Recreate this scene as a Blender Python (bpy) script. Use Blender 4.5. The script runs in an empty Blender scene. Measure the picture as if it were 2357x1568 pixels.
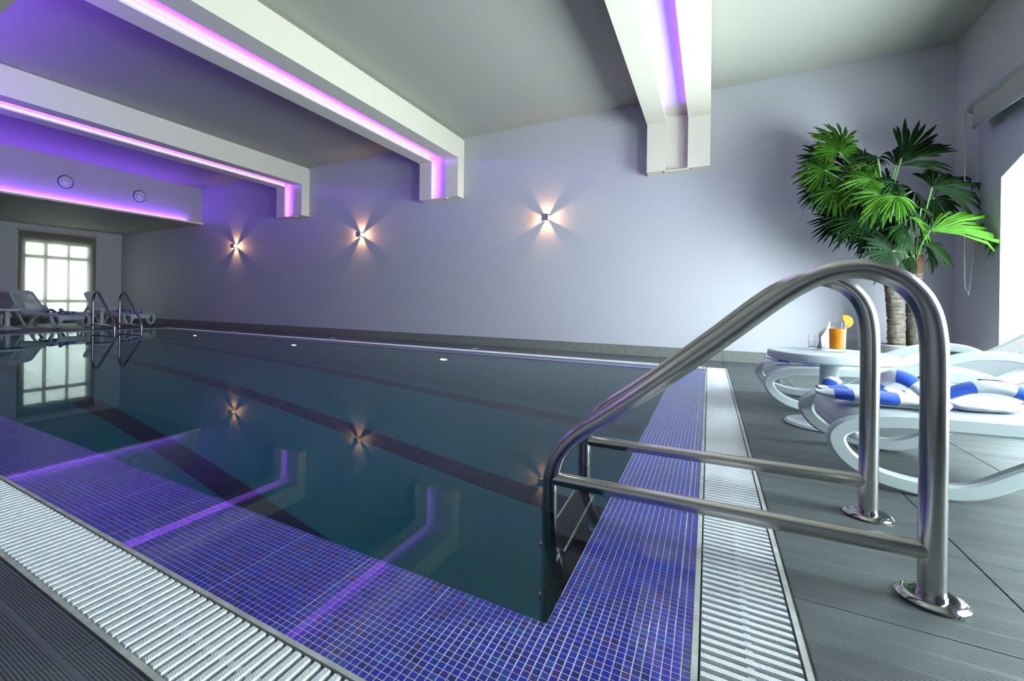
import bpy, math, random
from mathutils import Vector, Matrix, noise
random.seed(7)
C = bpy.context.scene.collection
SC = bpy.context.scene
# ------------------------------------------------------------------ camera, sky, exposure
CAM_H, F_PX, W_PX, H_PX = 0.8, 1036.977, 2357, 1568
YAW, ROLL, CX, SY = math.radians(30.2657), math.radians(.7751), -151.7269, -89.6258
RT = Vector((math.cos(YAW), math.sin(YAW), 0)); FW = Vector((-math.sin(YAW), math.cos(YAW), 0)); UP = Vector((0, 0, 1))
cr, sr = math.cos(ROLL), math.sin(ROLL)
CR, CU = RT * cr + UP * sr, UP * cr - RT * sr
cam = bpy.data.cameras.new('camera'); cam_o = bpy.data.objects.new('camera', cam); C.objects.link(cam_o)
cam.sensor_width = 36; cam.lens = 36 * F_PX / W_PX; cam.shift_x = -CX / W_PX; cam.shift_y = SY / W_PX
cam.clip_start = .02; cam.clip_end = 200
m = Matrix((CR, CU, -FW)).transposed().to_4x4(); m.translation = (0, 0, CAM_H); cam_o.matrix_world = m
SC.camera = cam_o
def project(x, y, z):
    v = Vector((x, y, z - CAM_H)); w = v.dot(FW)
    if w < .05: return None
    return (W_PX / 2 + CX + F_PX * v.dot(CR) / w, H_PX / 2 + SY - F_PX * v.dot(CU) / w, w)
SKY_STRENGTH = 32.0
world = bpy.data.worlds.new('sky'); SC.world = world; world.use_nodes = True
bg = world.node_tree.nodes['Background']; bg.inputs[0].default_value = (.80, .94, 1, 1); bg.inputs[1].default_value = SKY_STRENGTH
vs = SC.view_settings; vs.view_transform = 'Standard'; vs.look = 'None'; vs.gamma = 1; vs.exposure = 0; vs.use_curve_mapping = False
cy = SC.cycles
cy.use_denoising = True; cy.use_adaptive_sampling = True; cy.adaptive_threshold = .03; cy.use_light_tree = False; cy.caustics_reflective = False; cy.max_bounces = 6; cy.diffuse_bounces = 3; cy.glossy_bounces = 4; cy.transmission_bounces = 6
cy.transparent_max_bounces = 8; cy.sample_clamp_indirect = 6; cy.blur_glossy = .8
LED_COL = (.20, .046, 1.0)

# ------------------------------------------------------------------ key dimensions (metres, deck top z = 0)
XR, XF, XS, D, YFRONT = 2.479, -17.11, -12.572, 7.588, -2.2
ZC, ZS, ZL, ZB, YST = 3.926, 3.491, 2.895, 2.775, 7.351
XPI, XTI, XGI = -.341, -.025, .205            # right side: pool edge, tile edge, grate edge
YPI, YTI, YGI = 1.102, .739, .51              # near side
YFI, YFT, YFO = 6.13, 6.495, 6.735            # far side
XLI, XLT, XLO = -12.0, -12.32, -12.55         # far end of the pool
PX, PY = .0186, .01815                        # mosaic pitch
DEPTH = 2.35

# ------------------------------------------------------------------ mesh helpers
class MB:
    def __init__(s): s.v = []; s.f = []; s.a = []
    def add(s, vs, fs, at=None):
        n = len(s.v); s.v += [tuple(v) for v in vs]; s.f += [tuple(i + n for i in f) for f in fs]
        s.a += list(at) if at is not None else [0.] * len(vs); return s
    def box(s, x0, x1, y0, y1, z0, z1):
        return s.add([(x, y, z) for z in (z0, z1) for y in (y0, y1) for x in (x0, x1)],
                     [(0, 2, 3, 1), (4, 5, 7, 6), (0, 1, 5, 4), (2, 6, 7, 3), (0, 4, 6, 2), (1, 3, 7, 5)])
    def cbox(s, x0, x1, y0, y1, z0, z1, c):
        """box with chamfered top edges"""
        return s.add([(x, y, z0) for y in (y0, y1) for x in (x0, x1)] + [(x, y, z1 - c) for y in (y0, y1) for x in (x0, x1)] +
                     [(x, y, z1) for y in (y0 + c, y1 - c) for x in (x0 + c, x1 - c)],
                     [(0, 2, 3, 1), (0, 1, 5, 4), (2, 6, 7, 3), (0, 4, 6, 2), (1, 3, 7, 5), (4, 5, 9, 8), (6, 10, 11, 7), (4, 8, 10, 6), (5, 7, 11, 9), (8, 9, 11, 10)])
    def tube(s, pts, r, n=12, caps=True, flat=1., at=None, closed=False):
        pts = [Vector(p) for p in pts]; k = len(pts); rr = r if isinstance(r, (list, tuple)) else [r] * k
        tang = [((pts[(i + 1) % k] if closed else pts[min(i + 1, k - 1)]) - (pts[i - 1] if (closed or i) else pts[0])).normalized() for i in range(k)]
        nrm = tang[0].orthogonal().normalized()
        if abs(tang[0].z) < .9: nrm = (UP - tang[0] * UP.dot(tang[0])).normalized()
        vs = []; aa = []
        for i, p in enumerate(pts):
            nrm = (nrm - tang[i] * nrm.dot(tang[i])).normalized(); b = tang[i].cross(nrm)
            for j in range(n):
                t = 2 * math.pi * j / n; vs.append(p + (nrm * math.cos(t) * flat + b * math.sin(t)) * rr[i]); aa.append(at[i] if at else 0.)
        fs = [(i * n + j, i * n + (j + 1) % n, (i + 1) * n + (j + 1) % n, (i + 1) * n + j) for i in range(k - 1) for j in range(n)]
        if closed: fs += [((k - 1) * n + j, (k - 1) * n + (j + 1) % n, (j + 1) % n, j) for j in range(n)]
        elif caps: fs += [tuple(range(n - 1, -1, -1)), tuple(range((k - 1) * n, k * n))]
        return s.add(vs, fs, aa)
    def lathe(s, prof, n=32, c=(0, 0, 0)):
        vs = []; fs = []; k = len(prof)
        for r, z in prof: vs += [(c[0] + r * math.cos(2 * math.pi * j / n), c[1] + r * math.sin(2 * math.pi * j / n), c[2] + z) for j in range(n)]
        for i in range(k - 1):
            fs += [(i * n + j, i * n + (j + 1) % n, (i + 1) * n + (j + 1) % n, (i + 1) * n + j) for j in range(n)]
        if prof[0][0] > 1e-6: fs.append(tuple(range(n - 1, -1, -1)))
        if prof[-1][0] > 1e-6: fs.append(tuple(range((k - 1) * n, k * n)))
        return s.add(vs, fs)
    def band(s, path, hw, y0, y1, c=.008):
        """sweep a chamfered rectangular bar along a path in the x-z plane; hw = half height in plane, y0..y1 across"""
        pts = [Vector((p[0], 0, p[1])) for p in path]; k = len(pts); vs = []
        sec = [(-hw, y0 + c), (-hw + c, y0), (hw - c, y0), (hw, y0 + c), (hw, y1 - c), (hw - c, y1), (-hw + c, y1), (-hw, y1 - c)]
        for i, p in enumerate(pts):
            t = (pts[min(i + 1, k - 1)] - pts[max(i - 1, 0)]).normalized(); nn = Vector((-t.z, 0, t.x))
            vs += [p + nn * a + Vector((0, b, 0)) for a, b in sec]
        fs = [(i * 8 + j, i * 8 + (j + 1) % 8, (i + 1) * 8 + (j + 1) % 8, (i + 1) * 8 + j) for i in range(k - 1) for j in range(8)]
        fs += [tuple(range(7, -1, -1)), tuple(range((k - 1) * 8, k * 8))]
        return s.add(vs, fs)
    def mesh(s, name, mat=None, angle=35):
        me = bpy.data.meshes.new(name); me.from_pydata(s.v, [], s.f); me.update()
        import bmesh
        bm = bmesh.new(); bm.from_mesh(me); bmesh.ops.recalc_face_normals(bm, faces=bm.faces); bm.to_mesh(me); bm.free()
        if any(s.a):
            at = me.attributes.new('stripe', 'FLOAT', 'POINT'); at.data.foreach_set('value', s.a)
        if angle:
            me.shade_smooth(); me.set_sharp_from_angle(angle=math.radians(angle))
        if mat: me.materials.append(mat)
        return me
    def build(s, name, mat, parent=None, angle=35):
        return link(name, s.mesh(name, mat, angle), parent)
def link(name, me, parent=None):
    o = bpy.data.objects.new(name, me); C.objects.link(o)
    if parent: o.parent = parent
    return o
def tag(o, label=None, cat=None, group=None, kind=None):
    for k, v in (('label', label), ('category', cat), ('group', group), ('kind', kind)):
        if v: o[k] = v
    return o
def thing(name, label, cat, loc=(0, 0, 0), rz=0, group=None, kind=None):
    o = bpy.data.objects.new(name, None); C.objects.link(o); o.location = loc; o.rotation_euler = (0, 0, rz); o.empty_display_size = .1
    return tag(o, label, cat, group, kind)
def copy_tree(o, parent=None):
    c = o.copy(); C.objects.link(c); c.parent = parent
    for ch in list(o.children): copy_tree(ch, c)
    return c
def spline(pts, n=6):
    """Catmull-Rom resampling"""
    P = [Vector(p) for p in pts]; out = []
    for i in range(len(P) - 1):
        a, b, c, d = P[max(i - 1, 0)], P[i], P[i + 1], P[min(i + 2, len(P) - 1)]
        for k in range(n):
            t = k / n
            out.append(.5 * ((2 * b) + (c - a) * t + (2 * a - 5 * b + 4 * c - d) * t * t + (3 * b - a - 3 * c + d) * t ** 3))
    return out + [P[-1]]

# ------------------------------------------------------------------ materials
def newmat(name):
    mt = bpy.data.materials.new(name); mt.use_nodes = True; nt = mt.node_tree
    return mt, nt, nt.nodes['Principled BSDF'], nt.nodes, nt.links
def pm(name, col, rough=.5, metal=0., var=0., vscale=4., bump=0., bscale=60., coat=0., stretch=None, spec=.5):
    mt, nt, b, N, L = newmat(name)
    b.inputs['Base Color'].default_value = (*col, 1); b.inputs['Roughness'].default_value = rough; b.inputs['Metallic'].default_value = metal
    b.inputs['Coat Weight'].default_value = coat; b.inputs['Coat Roughness'].default_value = .02; b.inputs['Specular IOR Level'].default_value = spec
    tc = N.new('ShaderNodeTexCoord'); src = tc.outputs['Object']
    if stretch:
        mp = N.new('ShaderNodeMapping'); mp.inputs['Scale'].default_value = stretch; L.new(src, mp.inputs[0]); src = mp.outputs[0]
    if var:
        n = N.new('ShaderNodeTexNoise'); n.inputs['Scale'].default_value = vscale; n.inputs['Detail'].default_value = 4; L.new(src, n.inputs['Vector'])
        r = N.new('ShaderNodeMapRange'); r.inputs[1].default_value = .3; r.inputs[2].default_value = .7; r.inputs[3].default_value = 1 - var; r.inputs[4].default_value = 1 + var
        L.new(n.outputs[0], r.inputs[0])
        mx = N.new('ShaderNodeVectorMath'); mx.operation = 'SCALE'; mx.inputs[0].default_value = col; L.new(r.outputs[0], mx.inputs['Scale']); L.new(mx.outputs[0], b.inputs['Base Color'])
    if bump:
        n = N.new('ShaderNodeTexNoise'); n.inputs['Scale'].default_value = bscale; n.inputs['Detail'].default_value = 3; L.new(src, n.inputs['Vector'])
        bp = N.new('ShaderNodeBump'); bp.inputs['Strength'].default_value = bump; bp.inputs['Distance'].default_value = .01; L.new(n.outputs[0], bp.inputs['Height']); L.new(bp.outputs[0], b.inputs['Normal'])
    return mt
def emis(name, col, strength):
    mt, nt, b, N, L = newmat(name); N.remove(b)
    e = N.new('ShaderNodeEmission'); e.inputs[0].default_value = (*col, 1); e.inputs[1].default_value = strength; L.new(e.outputs[0], N['Material Output'].inputs[0]); return mt
M = {}
M['wall'] = pm('lilac_wall_paint', (.575, .562, .61), .6)
M['ceil'] = pm('ceiling_paint', (.47, .465, .405), .7)
M['beam'] = pm('cream_beam_paint', (.87, .81, .66), .6)
M['reveal'] = pm('white_reveal_paint', (.66, .69, .70), .6)
M['led'] = emis('violet_led', LED_COL, 175)
M['led_dim'] = emis('violet_led_dim', LED_COL, 24)
M['cove'] = emis('violet_cove_led', LED_COL, 135)
M['cove_near'] = emis('violet_cove_led_soft', LED_COL, 190)
M['steel'] = pm('brushed_stainless_steel', (.60, .57, .53), .22, 1.)
M['polish'] = pm('polished_stainless_steel', (.62, .60, .58), .09, 1.)
M['plastic'] = pm('white_plastic', (.66, .735, .745), .38, var=.02, vscale=3)
M['seat'] = pm('white_ribbed_plastic', (.68, .74, .75), .45, bump=.0)
M['grate'] = pm('white_grate_plastic', (.86, .90, .92), .42, var=.05, vscale=14)
M['border'] = pm('beige_grout_strip', (.50, .51, .47), .7, var=.22, vscale=18)
M['rubber'] = pm('black_rubber', (.02, .02, .022), .5)
M['tread'] = pm('dark_anti_slip_tread', (.035, .022, .02), .55)
M['blindfab'] = pm('grey_blind_fabric', (.36, .36, .33), .8, bump=.1, bscale=400)
M['aluminium'] = pm('grey_aluminium', (.42, .43, .43), .4, .6)
M['frame'] = pm('window_frame_paint', (.48, .46, .40), .5)
M['chrome'] = pm('satin_grey_metal', (.36, .36, .37), .35, .7)
M['pot'] = pm('white_ceramic', (.78, .82, .83), .3)
M['soil'] = pm('mossy_soil', (.09, .08, .035), .95, var=.5, vscale=30, bump=1, bscale=60)
M['bark'] = pm('palm_bark', (.105, .088, .066), .9, var=.6, vscale=9, bump=.9, bscale=30, stretch=(1, 1, 4))
M['husk'] = pm('brown_husk', (.07, .03, .015), .8, var=.4, vscale=12)
M['stem'] = pm('green_stem', (.10, .20, .06), .45, var=.2, vscale=6)
M['vent'] = pm('vent_enamel', (.62, .60, .63), .45)
M['ventdark'] = pm('vent_shadow_gap', (.03, .02, .04), .8)
M['lane'] = pm('navy_lane_tile', (.004, .014, .06), .35)
M['board'] = pm('grey_green_skirting_tile', (.20, .205, .185), .55, var=.12, vscale=7, stretch=(1, 1, 5), bump=.15, bscale=90)
M['orange'] = pm('orange_flesh', (.95, .42, .02), .4, var=.12, vscale=60)
M['rind'] = pm('orange_rind', (.9, .38, .03), .45)
M['pith'] = pm('orange_pith', (.95, .78, .42), .6)
M['juice'] = pm('orange_juice', (1.0, .30, .0), .35)
M['napkin'] = pm('white_paper_napkin', (.86, .87, .89), .8)
M['gutter'] = pm('gutter_channel', (.11, .14, .16), .6)
M['outlet'] = pm('white_switch_plate', (.66, .68, .74), .4)
def leafmat(name, col):
    mt, nt, b, N, L = newmat(name)
    oi = N.new('ShaderNodeObjectInfo'); r = N.new('ShaderNodeMapRange'); r.inputs[3].default_value = .6; r.inputs[4].default_value = 1.35; L.new(oi.outputs['Random'], r.inputs[0])
    n = N.new('ShaderNodeTexNoise'); n.inputs['Scale'].default_value = 25; tc = N.new('ShaderNodeTexCoord'); L.new(tc.outputs['Object'], n.inputs['Vector'])
    r2 = N.new('ShaderNodeMapRange'); r2.inputs[3].default_value = .6; r2.inputs[4].default_value = 1.4; L.new(n.outputs[0], r2.inputs[0])
    ml = N.new('ShaderNodeMath'); ml.operation = 'MULTIPLY'; L.new(r.outputs[0], ml.inputs[0]); L.new(r2.outputs[0], ml.inputs[1])
    mx = N.new('ShaderNodeVectorMath'); mx.operation = 'SCALE'; mx.inputs[0].default_value = col; L.new(ml.outputs[0], mx.inputs['Scale']); L.new(mx.outputs[0], b.inputs['Base Color'])
    b.inputs['Roughness'].default_value = .6; b.inputs['Specular IOR Level'].default_value = .06
    tr = N.new('ShaderNodeBsdfTranslucent'); L.new(mx.outputs[0], tr.inputs[0]); ms = N.new('ShaderNodeMixShader'); ms.inputs[0].default_value = .18
    L.new(b.outputs[0], ms.inputs[1]); L.new(tr.outputs[0], ms.inputs[2]); L.new(ms.outputs[0], N['Material Output'].inputs[0])
    return mt
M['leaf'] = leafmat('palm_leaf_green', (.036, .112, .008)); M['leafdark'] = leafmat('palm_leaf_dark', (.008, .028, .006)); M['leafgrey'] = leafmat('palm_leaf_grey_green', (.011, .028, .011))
def mosaic(name, geo):
    """glass mosaic under a film of water; each tile gets its own blue by its place in the grid"""
    mt, nt, b, N, L = newmat(name)
    g = N.new('ShaderNodeNewGeometry'); sb = N.new('ShaderNodeVectorMath'); sb.operation = 'SUBTRACT'; sb.inputs[1].default_value = (XPI, YTI, -5); L.new(g.outputs['Position'], sb.inputs[0])
    dv = N.new('ShaderNodeVectorMath'); dv.operation = 'DIVIDE'; dv.inputs[1].default_value = (PX, PY, 100); L.new(sb.outputs[0], dv.inputs[0])
    fl = N.new('ShaderNodeVectorMath'); fl.operation = 'FLOOR'; L.new(dv.outputs[0], fl.inputs[0])
    wn = N.new('ShaderNodeTexWhiteNoise'); L.new(fl.outputs[0], wn.inputs['Vector'])
    cr_ = N.new('ShaderNodeValToRGB'); L.new(wn.outputs['Value'], cr_.inputs[0]); e = cr_.color_ramp; e.interpolation = 'LINEAR'
    stops = [(0, (.002, .004, .13)), (.2, (.002, .010, .29)), (.45, (.003, .024, .37)), (.62, (.008, .006, .30)), (.78, (.022, .007, .25)), (.9, (.003, .060, .33)), (1, (.045, .005, .14))]
    for i, (p, c) in enumerate(stops):
        el = e.elements[i] if i < 2 else e.elements.new(p)
        el.position = p; el.color = (*c, 1)
    col = cr_.outputs[0]
    if not geo:
        fr = N.new('ShaderNodeVectorMath'); fr.operation = 'FRACTION'; L.new(dv.outputs[0], fr.inputs[0]); sx = N.new('ShaderNodeSeparateXYZ'); L.new(fr.outputs[0], sx.inputs[0])
        a = []
        for i in (0, 1):
            q = N.new('ShaderNodeMath'); q.operation = 'GREATER_THAN'; q.inputs[1].default_value = .89; L.new(sx.outputs[i], q.inputs[0]); a.append(q)
        mxm = N.new('ShaderNodeMath'); mxm.operation = 'MAXIMUM'; L.new(a[0].outputs[0], mxm.inputs[0]); L.new(a[1].outputs[0], mxm.inputs[1])
        mix = N.new('ShaderNodeMix'); mix.data_type = 'RGBA'; L.new(mxm.outputs[0], mix.inputs[0]); L.new(col, mix.inputs[6]); mix.inputs[7].default_value = (.42, .45, .47, 1); col = mix.outputs[2]
    L.new(col, b.inputs['Base Color']); b.inputs['Roughness'].default_value = .3
    b.inputs['Coat Weight'].default_value = 1; b.inputs['Coat Roughness'].default_value = 0; b.inputs['Coat IOR'].default_value = 1.27
    return mt
M['mosaic'] = mosaic('blue_glass_mosaic', True); M['mosaic_far'] = mosaic('blue_glass_mosaic_far', False)
M['grout'] = pm('wet_pale_grout', (.60, .64, .66), .5, var=.15, vscale=20, coat=1.)
M['grout'].node_tree.nodes['Principled BSDF'].inputs['Coat Roughness'].default_value = 0
def deckmat():
    """grey ribbed decking tile: fine ribs along x in bands, thin pale line between bands"""
    mt, nt, b, N, L = newmat('grey_ribbed_deck_tile')
    g = N.new('ShaderNodeNewGeometry'); sx = N.new('ShaderNodeSeparateXYZ'); L.new(g.outputs['Position'], sx.inputs[0])
    def math_(op, a, v=None, a2=None):
        q = N.new('ShaderNodeMath'); q.operation = op; L.new(a, q.inputs[0])
        if v is not None: q.inputs[1].default_value = v
        if a2 is not None: L.new(a2, q.inputs[1])
        return q.outputs[0]
    band = math_('FRACT', math_('DIVIDE', math_('ADD', sx.outputs[1], 20 * .52 - 1.56), .52 / 6))
    rib = math_('SINE', math_('MULTIPLY', sx.outputs[1], 2 * math.pi / .0068))
    edge = math_('LESS_THAN', math_('ABSOLUTE', math_('SUBTRACT', band, .5)), .44)     # 1 inside band
    h = math_('MULTIPLY', rib, None, edge)
    bp = N.new('ShaderNodeBump'); bp.inputs['Strength'].default_value = .6; bp.inputs['Distance'].default_value = .0012; L.new(h, bp.inputs['Height']); L.new(bp.outputs[0], b.inputs['Normal'])
    n = N.new('ShaderNodeTexNoise'); n.inputs['Scale'].default_value = 3; n.inputs['Detail'].default_value = 5; mp = N.new('ShaderNodeMapping'); mp.inputs['Scale'].default_value = (.5, 3, 1); L.new(g.outputs['Position'], mp.inputs[0]); L.new(mp.outputs[0], n.inputs['Vector'])
    r = N.new('ShaderNodeMapRange'); r.inputs[1].default_value = .3; r.inputs[2].default_value = .7; r.inputs[3].default_value = .72; r.inputs[4].default_value = 1.22; L.new(n.outputs[0], r.inputs[0])
    oi = N.new('ShaderNodeObjectInfo'); r3 = N.new('ShaderNodeMapRange'); r3.inputs[3].default_value = .9; r3.inputs[4].default_value = 1.1; L.new(oi.outputs['Random'], r3.inputs[0])
    k = math_('MULTIPLY', r.outputs[0], None, r3.outputs[0])
    k = math_('MULTIPLY', k, None, math_('ADD', math_('MULTIPLY', edge, -.14), 1.12))
    k = math_('MULTIPLY', k, None, math_('ADD', math_('MULTIPLY', rib, .07), 1.))
    mx = N.new('ShaderNodeVectorMath'); mx.operation = 'SCALE'; mx.inputs[0].default_value = (.098, .112, .113); L.new(k, mx.inputs['Scale']); L.new(mx.outputs[0], b.inputs['Base Color'])
    b.inputs['Roughness'].default_value = .48
    return mt
M['deck'] = deckmat()
M['deckgrout'] = pm('deck_joint_grout', (.20, .21, .21), .9)
def pooltile():
    mt, nt, b, N, L = newmat('teal_pool_tile')
    tc = N.new('ShaderNodeTexCoord'); br = N.new('ShaderNodeTexBrick'); br.offset = 0; br.inputs['Scale'].default_value = 20; br.inputs['Mortar Size'].default_value = .03
    br.inputs['Color1'].default_value = (.001, .19, .235, 1); br.inputs['Color2'].default_value = (.001, .21, .26, 1); br.inputs['Mortar'].default_value = (.004, .225, .275, 1); br.inputs['Brick Width'].default_value = .5; br.inputs['Row Height'].default_value = .5
    L.new(tc.outputs['Object'], br.inputs['Vector']); L.new(br.outputs[0], b.inputs['Base Color']); b.inputs['Roughness'].default_value = .4
    return mt
M['pool'] = pooltile()
def watermat():
    mt, nt, b, N, L = newmat('pool_water'); N.remove(b)
    g = N.new('ShaderNodeBsdfGlass'); g.inputs['Color'].default_value = (.90, .985, .985, 1); g.inputs['Roughness'].default_value = 0; g.inputs['IOR'].default_value = 1.27
    L.new(g.outputs[0], N['Material Output'].inputs[0]); return mt
M['water'] = watermat()
def thin_glass(name, tint=(.97, .985, .98), w=None):
    mt, nt, b, N, L = newmat(name); N.remove(b)
    t = N.new('ShaderNodeBsdfTransparent'); t.inputs[0].default_value = (*tint, 1); gl = N.new('ShaderNodeBsdfGlossy'); gl.inputs['Roughness'].default_value = .0
    lw = N.new('ShaderNodeLayerWeight'); pw = N.new('ShaderNodeMath'); pw.operation = 'POWER'; pw.inputs[1].default_value = 4; L.new(lw.outputs['Facing'], pw.inputs[0])
    fr = N.new('ShaderNodeMapRange'); fr.inputs[3].default_value = .03; fr.inputs[4].default_value = .7; L.new(pw.outputs[0], fr.inputs[0]); ms = N.new('ShaderNodeMixShader'); L.new(fr.outputs[0], ms.inputs[0]); L.new(t.outputs[0], ms.inputs[1]); L.new(gl.outputs[0], ms.inputs[2]); L.new(ms.outputs[0], N['Material Output'].inputs[0]); return mt
M['pane'] = thin_glass('window_pane_glass'); M['glass'] = thin_glass('drinking_glass', (.985, .99, .99))
def screenfab():
    """woven sun-screen blind: part see-through, part translucent"""
    mt, nt, b, N, L = newmat('woven_screen_blind'); b.inputs['Base Color'].default_value = (.42, .40, .33, 1); b.inputs['Roughness'].default_value = .9
    tl = N.new('ShaderNodeBsdfTranslucent'); tl.inputs[0].default_value = (.30, .29, .25, 1); tp = N.new('ShaderNodeBsdfTransparent'); tp.inputs[0].default_value = (1, 1, .97, 1)
    m1 = N.new('ShaderNodeMixShader'); m1.inputs[0].default_value = .4; L.new(b.outputs[0], m1.inputs[1]); L.new(tl.outputs[0], m1.inputs[2])
    m2 = N.new('ShaderNodeMixShader'); m2.inputs[0].default_value = .18; L.new(m1.outputs[0], m2.inputs[1]); L.new(tp.outputs[0], m2.inputs[2]); L.new(m2.outputs[0], N['Material Output'].inputs[0]); return mt
M['screen'] = screenfab()
def towelmat():
    mt, nt, b, N, L = newmat('blue_white_striped_terry')
    at = N.new('ShaderNodeAttribute'); at.attribute_name = 'stripe'
    fr = N.new('ShaderNodeMath'); fr.operation = 'FRACT'; L.new(at.outputs['Fac'], fr.inputs[0])
    gt = N.new('ShaderNodeMath'); gt.operation = 'GREATER_THAN'; gt.inputs[1].default_value = .55; L.new(fr.outputs[0], gt.inputs[0])
    mix = N.new('ShaderNodeMix'); mix.data_type = 'RGBA'; L.new(gt.outputs[0], mix.inputs[0]); mix.inputs[6].default_value = (.70, .74, .80, 1); mix.inputs[7].default_value = (.018, .095, .56, 1)
    L.new(mix.outputs[2], b.inputs['Base Color']); b.inputs['Roughness'].default_value = .95; b.inputs['Sheen Weight'].default_value = .3
    n = N.new('ShaderNodeTexNoise'); n.inputs['Scale'].default_value = 350; tc = N.new('ShaderNodeTexCoord'); L.new(tc.outputs['Object'], n.inputs['Vector'])
    bp = N.new('ShaderNodeBump'); bp.inputs['Strength'].default_value = .5; bp.inputs['Distance'].default_value = .003; L.new(n.outputs[0], bp.inputs['Height']); L.new(bp.outputs[0], b.inputs['Normal'])
    return mt
M['towel'] = towelmat()

# ------------------------------------------------------------------ the room
T = .3
def struct(name, mb, mat, label=None, cat=None, parent=None):
    o = mb.build(name, mat, parent, angle=None)
    if not parent: tag(o, label, cat, kind='structure')
    return o
# right wall with three arched window openings
WIN = [(4.2, 6.6), (1.6, 3.3)]
WZ0, WZ1, ARCH = .1, 2.1, .42
mb = MB()
mb.box(XR, XR + T, YFRONT - T, D + T, -.05, WZ0); mb.box(XR, XR + T, YFRONT - T, D + T, WZ1 + ARCH + .0, ZC + .1)
edges = [YFRONT - T] + [e for w in sorted(WIN) for e in w] + [D + T]
for a, b_ in zip(edges[0::2], edges[1::2]): mb.box(XR, XR + T, a, b_, WZ0, WZ1 + ARCH)
def arch_pts(y0, y1, n=3): # faceted arch: straight slopes
    w = y1 - y0
    return [(y0, WZ1), (y0 + .22 * w, WZ1 + .19), (y0 + .42 * w, WZ1 + .27), (y0 + .58 * w, WZ1 + .27), (y1 - .22 * w, WZ1 + .19), (y1, WZ1)]
for y0, y1 in WIN:
    ap = arch_pts(y0, y1)
    for (ya, za), (yb, zb_) in zip(ap, ap[1:]):
        mb.add([(x, y, z) for x in (XR, XR + T) for y, z in ((ya, za), (yb, zb_), (yb, WZ1 + ARCH), (ya, WZ1 + ARCH))], [(0, 1, 2, 3), (7, 6, 5, 4), (0, 4, 5, 1), (1, 5, 6, 2), (2, 6, 7, 3), (3, 7, 4, 0)])
wr = struct('wall_right', mb, M['wall'])
wr.data.materials.append(M['reveal'])
for p in wr.data.polygons:    # reveals of the openings are painted white
    c = p.center
    if XR + .01 < c.x < XR + T - .01 and WZ0 - .01 <= c.z < WZ1 + ARCH - .01 and YFRONT < c.y < D: p.material_index = 1
for i, (y0, y1) in enumerate(WIN):
    r = thing('window_%d' % (i + 2), None, None, kind='structure')
    mbf = MB(); x0, x1 = XR + T - .09, XR + T - .03; ap = arch_pts(y0, y1)
    for ya, yb in ((y0, y0 + .06), (y1 - .06, y1), ((y0 + y1) / 2 - .04, (y0 + y1) / 2 + .04)): mbf.box(x0, x1, ya, yb, WZ0, WZ1 + (.27 if abs(ya - y0) > .3 and abs(yb - y1) > .3 else .02))
    mbf.box(x0, x1, y0, y1, WZ0, WZ0 + .07); mbf.box(x0, x1, y0, y1, 1.55, 1.6)
    for (ya, za), (yb, zb_) in zip(ap, ap[1:]): mbf.tube([(x0 + .03, ya, za - .025), (x0 + .03, yb, zb_ - .025)], .035, 4)
    mbf.build('window_frame', M['reveal'], r, None)
    ym = (y0 + y1) / 2
    for ya, yb in ((y0 + .06, ym - .04), (ym + .04, y1 - .06)):
        for za, zb_ in ((WZ0 + .07, 1.55), (1.6, WZ1)):
            MB().box(x0 + .027, x0 + .033, ya, yb, za, zb_).build('pane', M['pane'], r, None)
    pl = bpy.data.lights.new('portal', 'AREA'); pl.shape = 'RECTANGLE'; pl.size = WZ1 + .27 - WZ0; pl.size_y = y1 - y0; pl.cycles.is_portal = True
    po = bpy.data.objects.new('sky_portal', pl); C.objects.link(po); po.location = (XR + T + .02, ym, (WZ0 + WZ1 + .27) / 2); po.rotation_euler = (0, math.radians(90), 0)
# long wall with the sconces
struct('wall_back', MB().box(XF - T, XR, D, D + T, -.05, ZC + .1), M['wall'])
# far end wall with the window
WY0, WY1, WB, WT = 5.05, 6.73, .25, 2.46
mb = MB()
mb.box(XF - T, XF, YFRONT - T, WY0, -.05, ZC); mb.box(XF - T, XF, WY1, D, -.05, ZC); mb.box(XF - T, XF, WY0, WY1, -.05, WB); mb.box(XF - T, XF, WY0, WY1, WT, ZC)
struct('wall_left', mb, M['wall'])
struct('wall_front', MB().box(XF - T, XR, YFRONT - T, YFRONT, -.05, ZC), M['wall'])
mb = MB(); mb.box(XF - T, XR + T, YFRONT - T, D + T, ZC, ZC + .15)
struct('ceiling', mb, M['ceil'], 'pale flat plaster ceiling between the cream beams', 'ceiling')
# lowered soffits at the far end and along the near side, each with a lit cove ledge
mb = MB(); mb.box(XF, XS, YFRONT, D, ZL, ZC); sf = struct('soffit', mb, M['ceil'], 'lowered ceiling over the far deck with violet cove light', 'soffit')
MB().box(XS, XS + .12, 1.2, D, ZL, ZL + .045).build('cove_ledge', M['beam'], sf, None)
MB().box(XS + .05, XS + .066, 1.4, D - .45, ZL + .047, ZL + .057).build('led_strip', M['cove'], sf, None)
SNF = 1.1
mb = MB(); mb.box(XS, XR, YFRONT, SNF, ZL, ZC); sn = struct('soffit', mb, M['ceil'], 'lowered ceiling along the near side of the pool', 'soffit')
MB().box(XS, XR, SNF, SNF + .11, ZL, ZL + .045).build('cove_ledge', M['beam'], sn, None)
MB().box(XS + .4, -4.8, SNF + .045, SNF + .06, ZL + .047, ZL + .057).build('led_strip', M['cove_near'], sn, None)
# access panels and small downlight in the far soffit
for i, (x, y) in enumerate(((-13.6, 4.6), (-14.0, 6.2), (-15.2, 6.3))):
    MB().cbox(x - .25, x + .25, y - .25, y + .25, ZL - .003, ZL, .0).build('access_panel', M['ceil'], sf, None)
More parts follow.
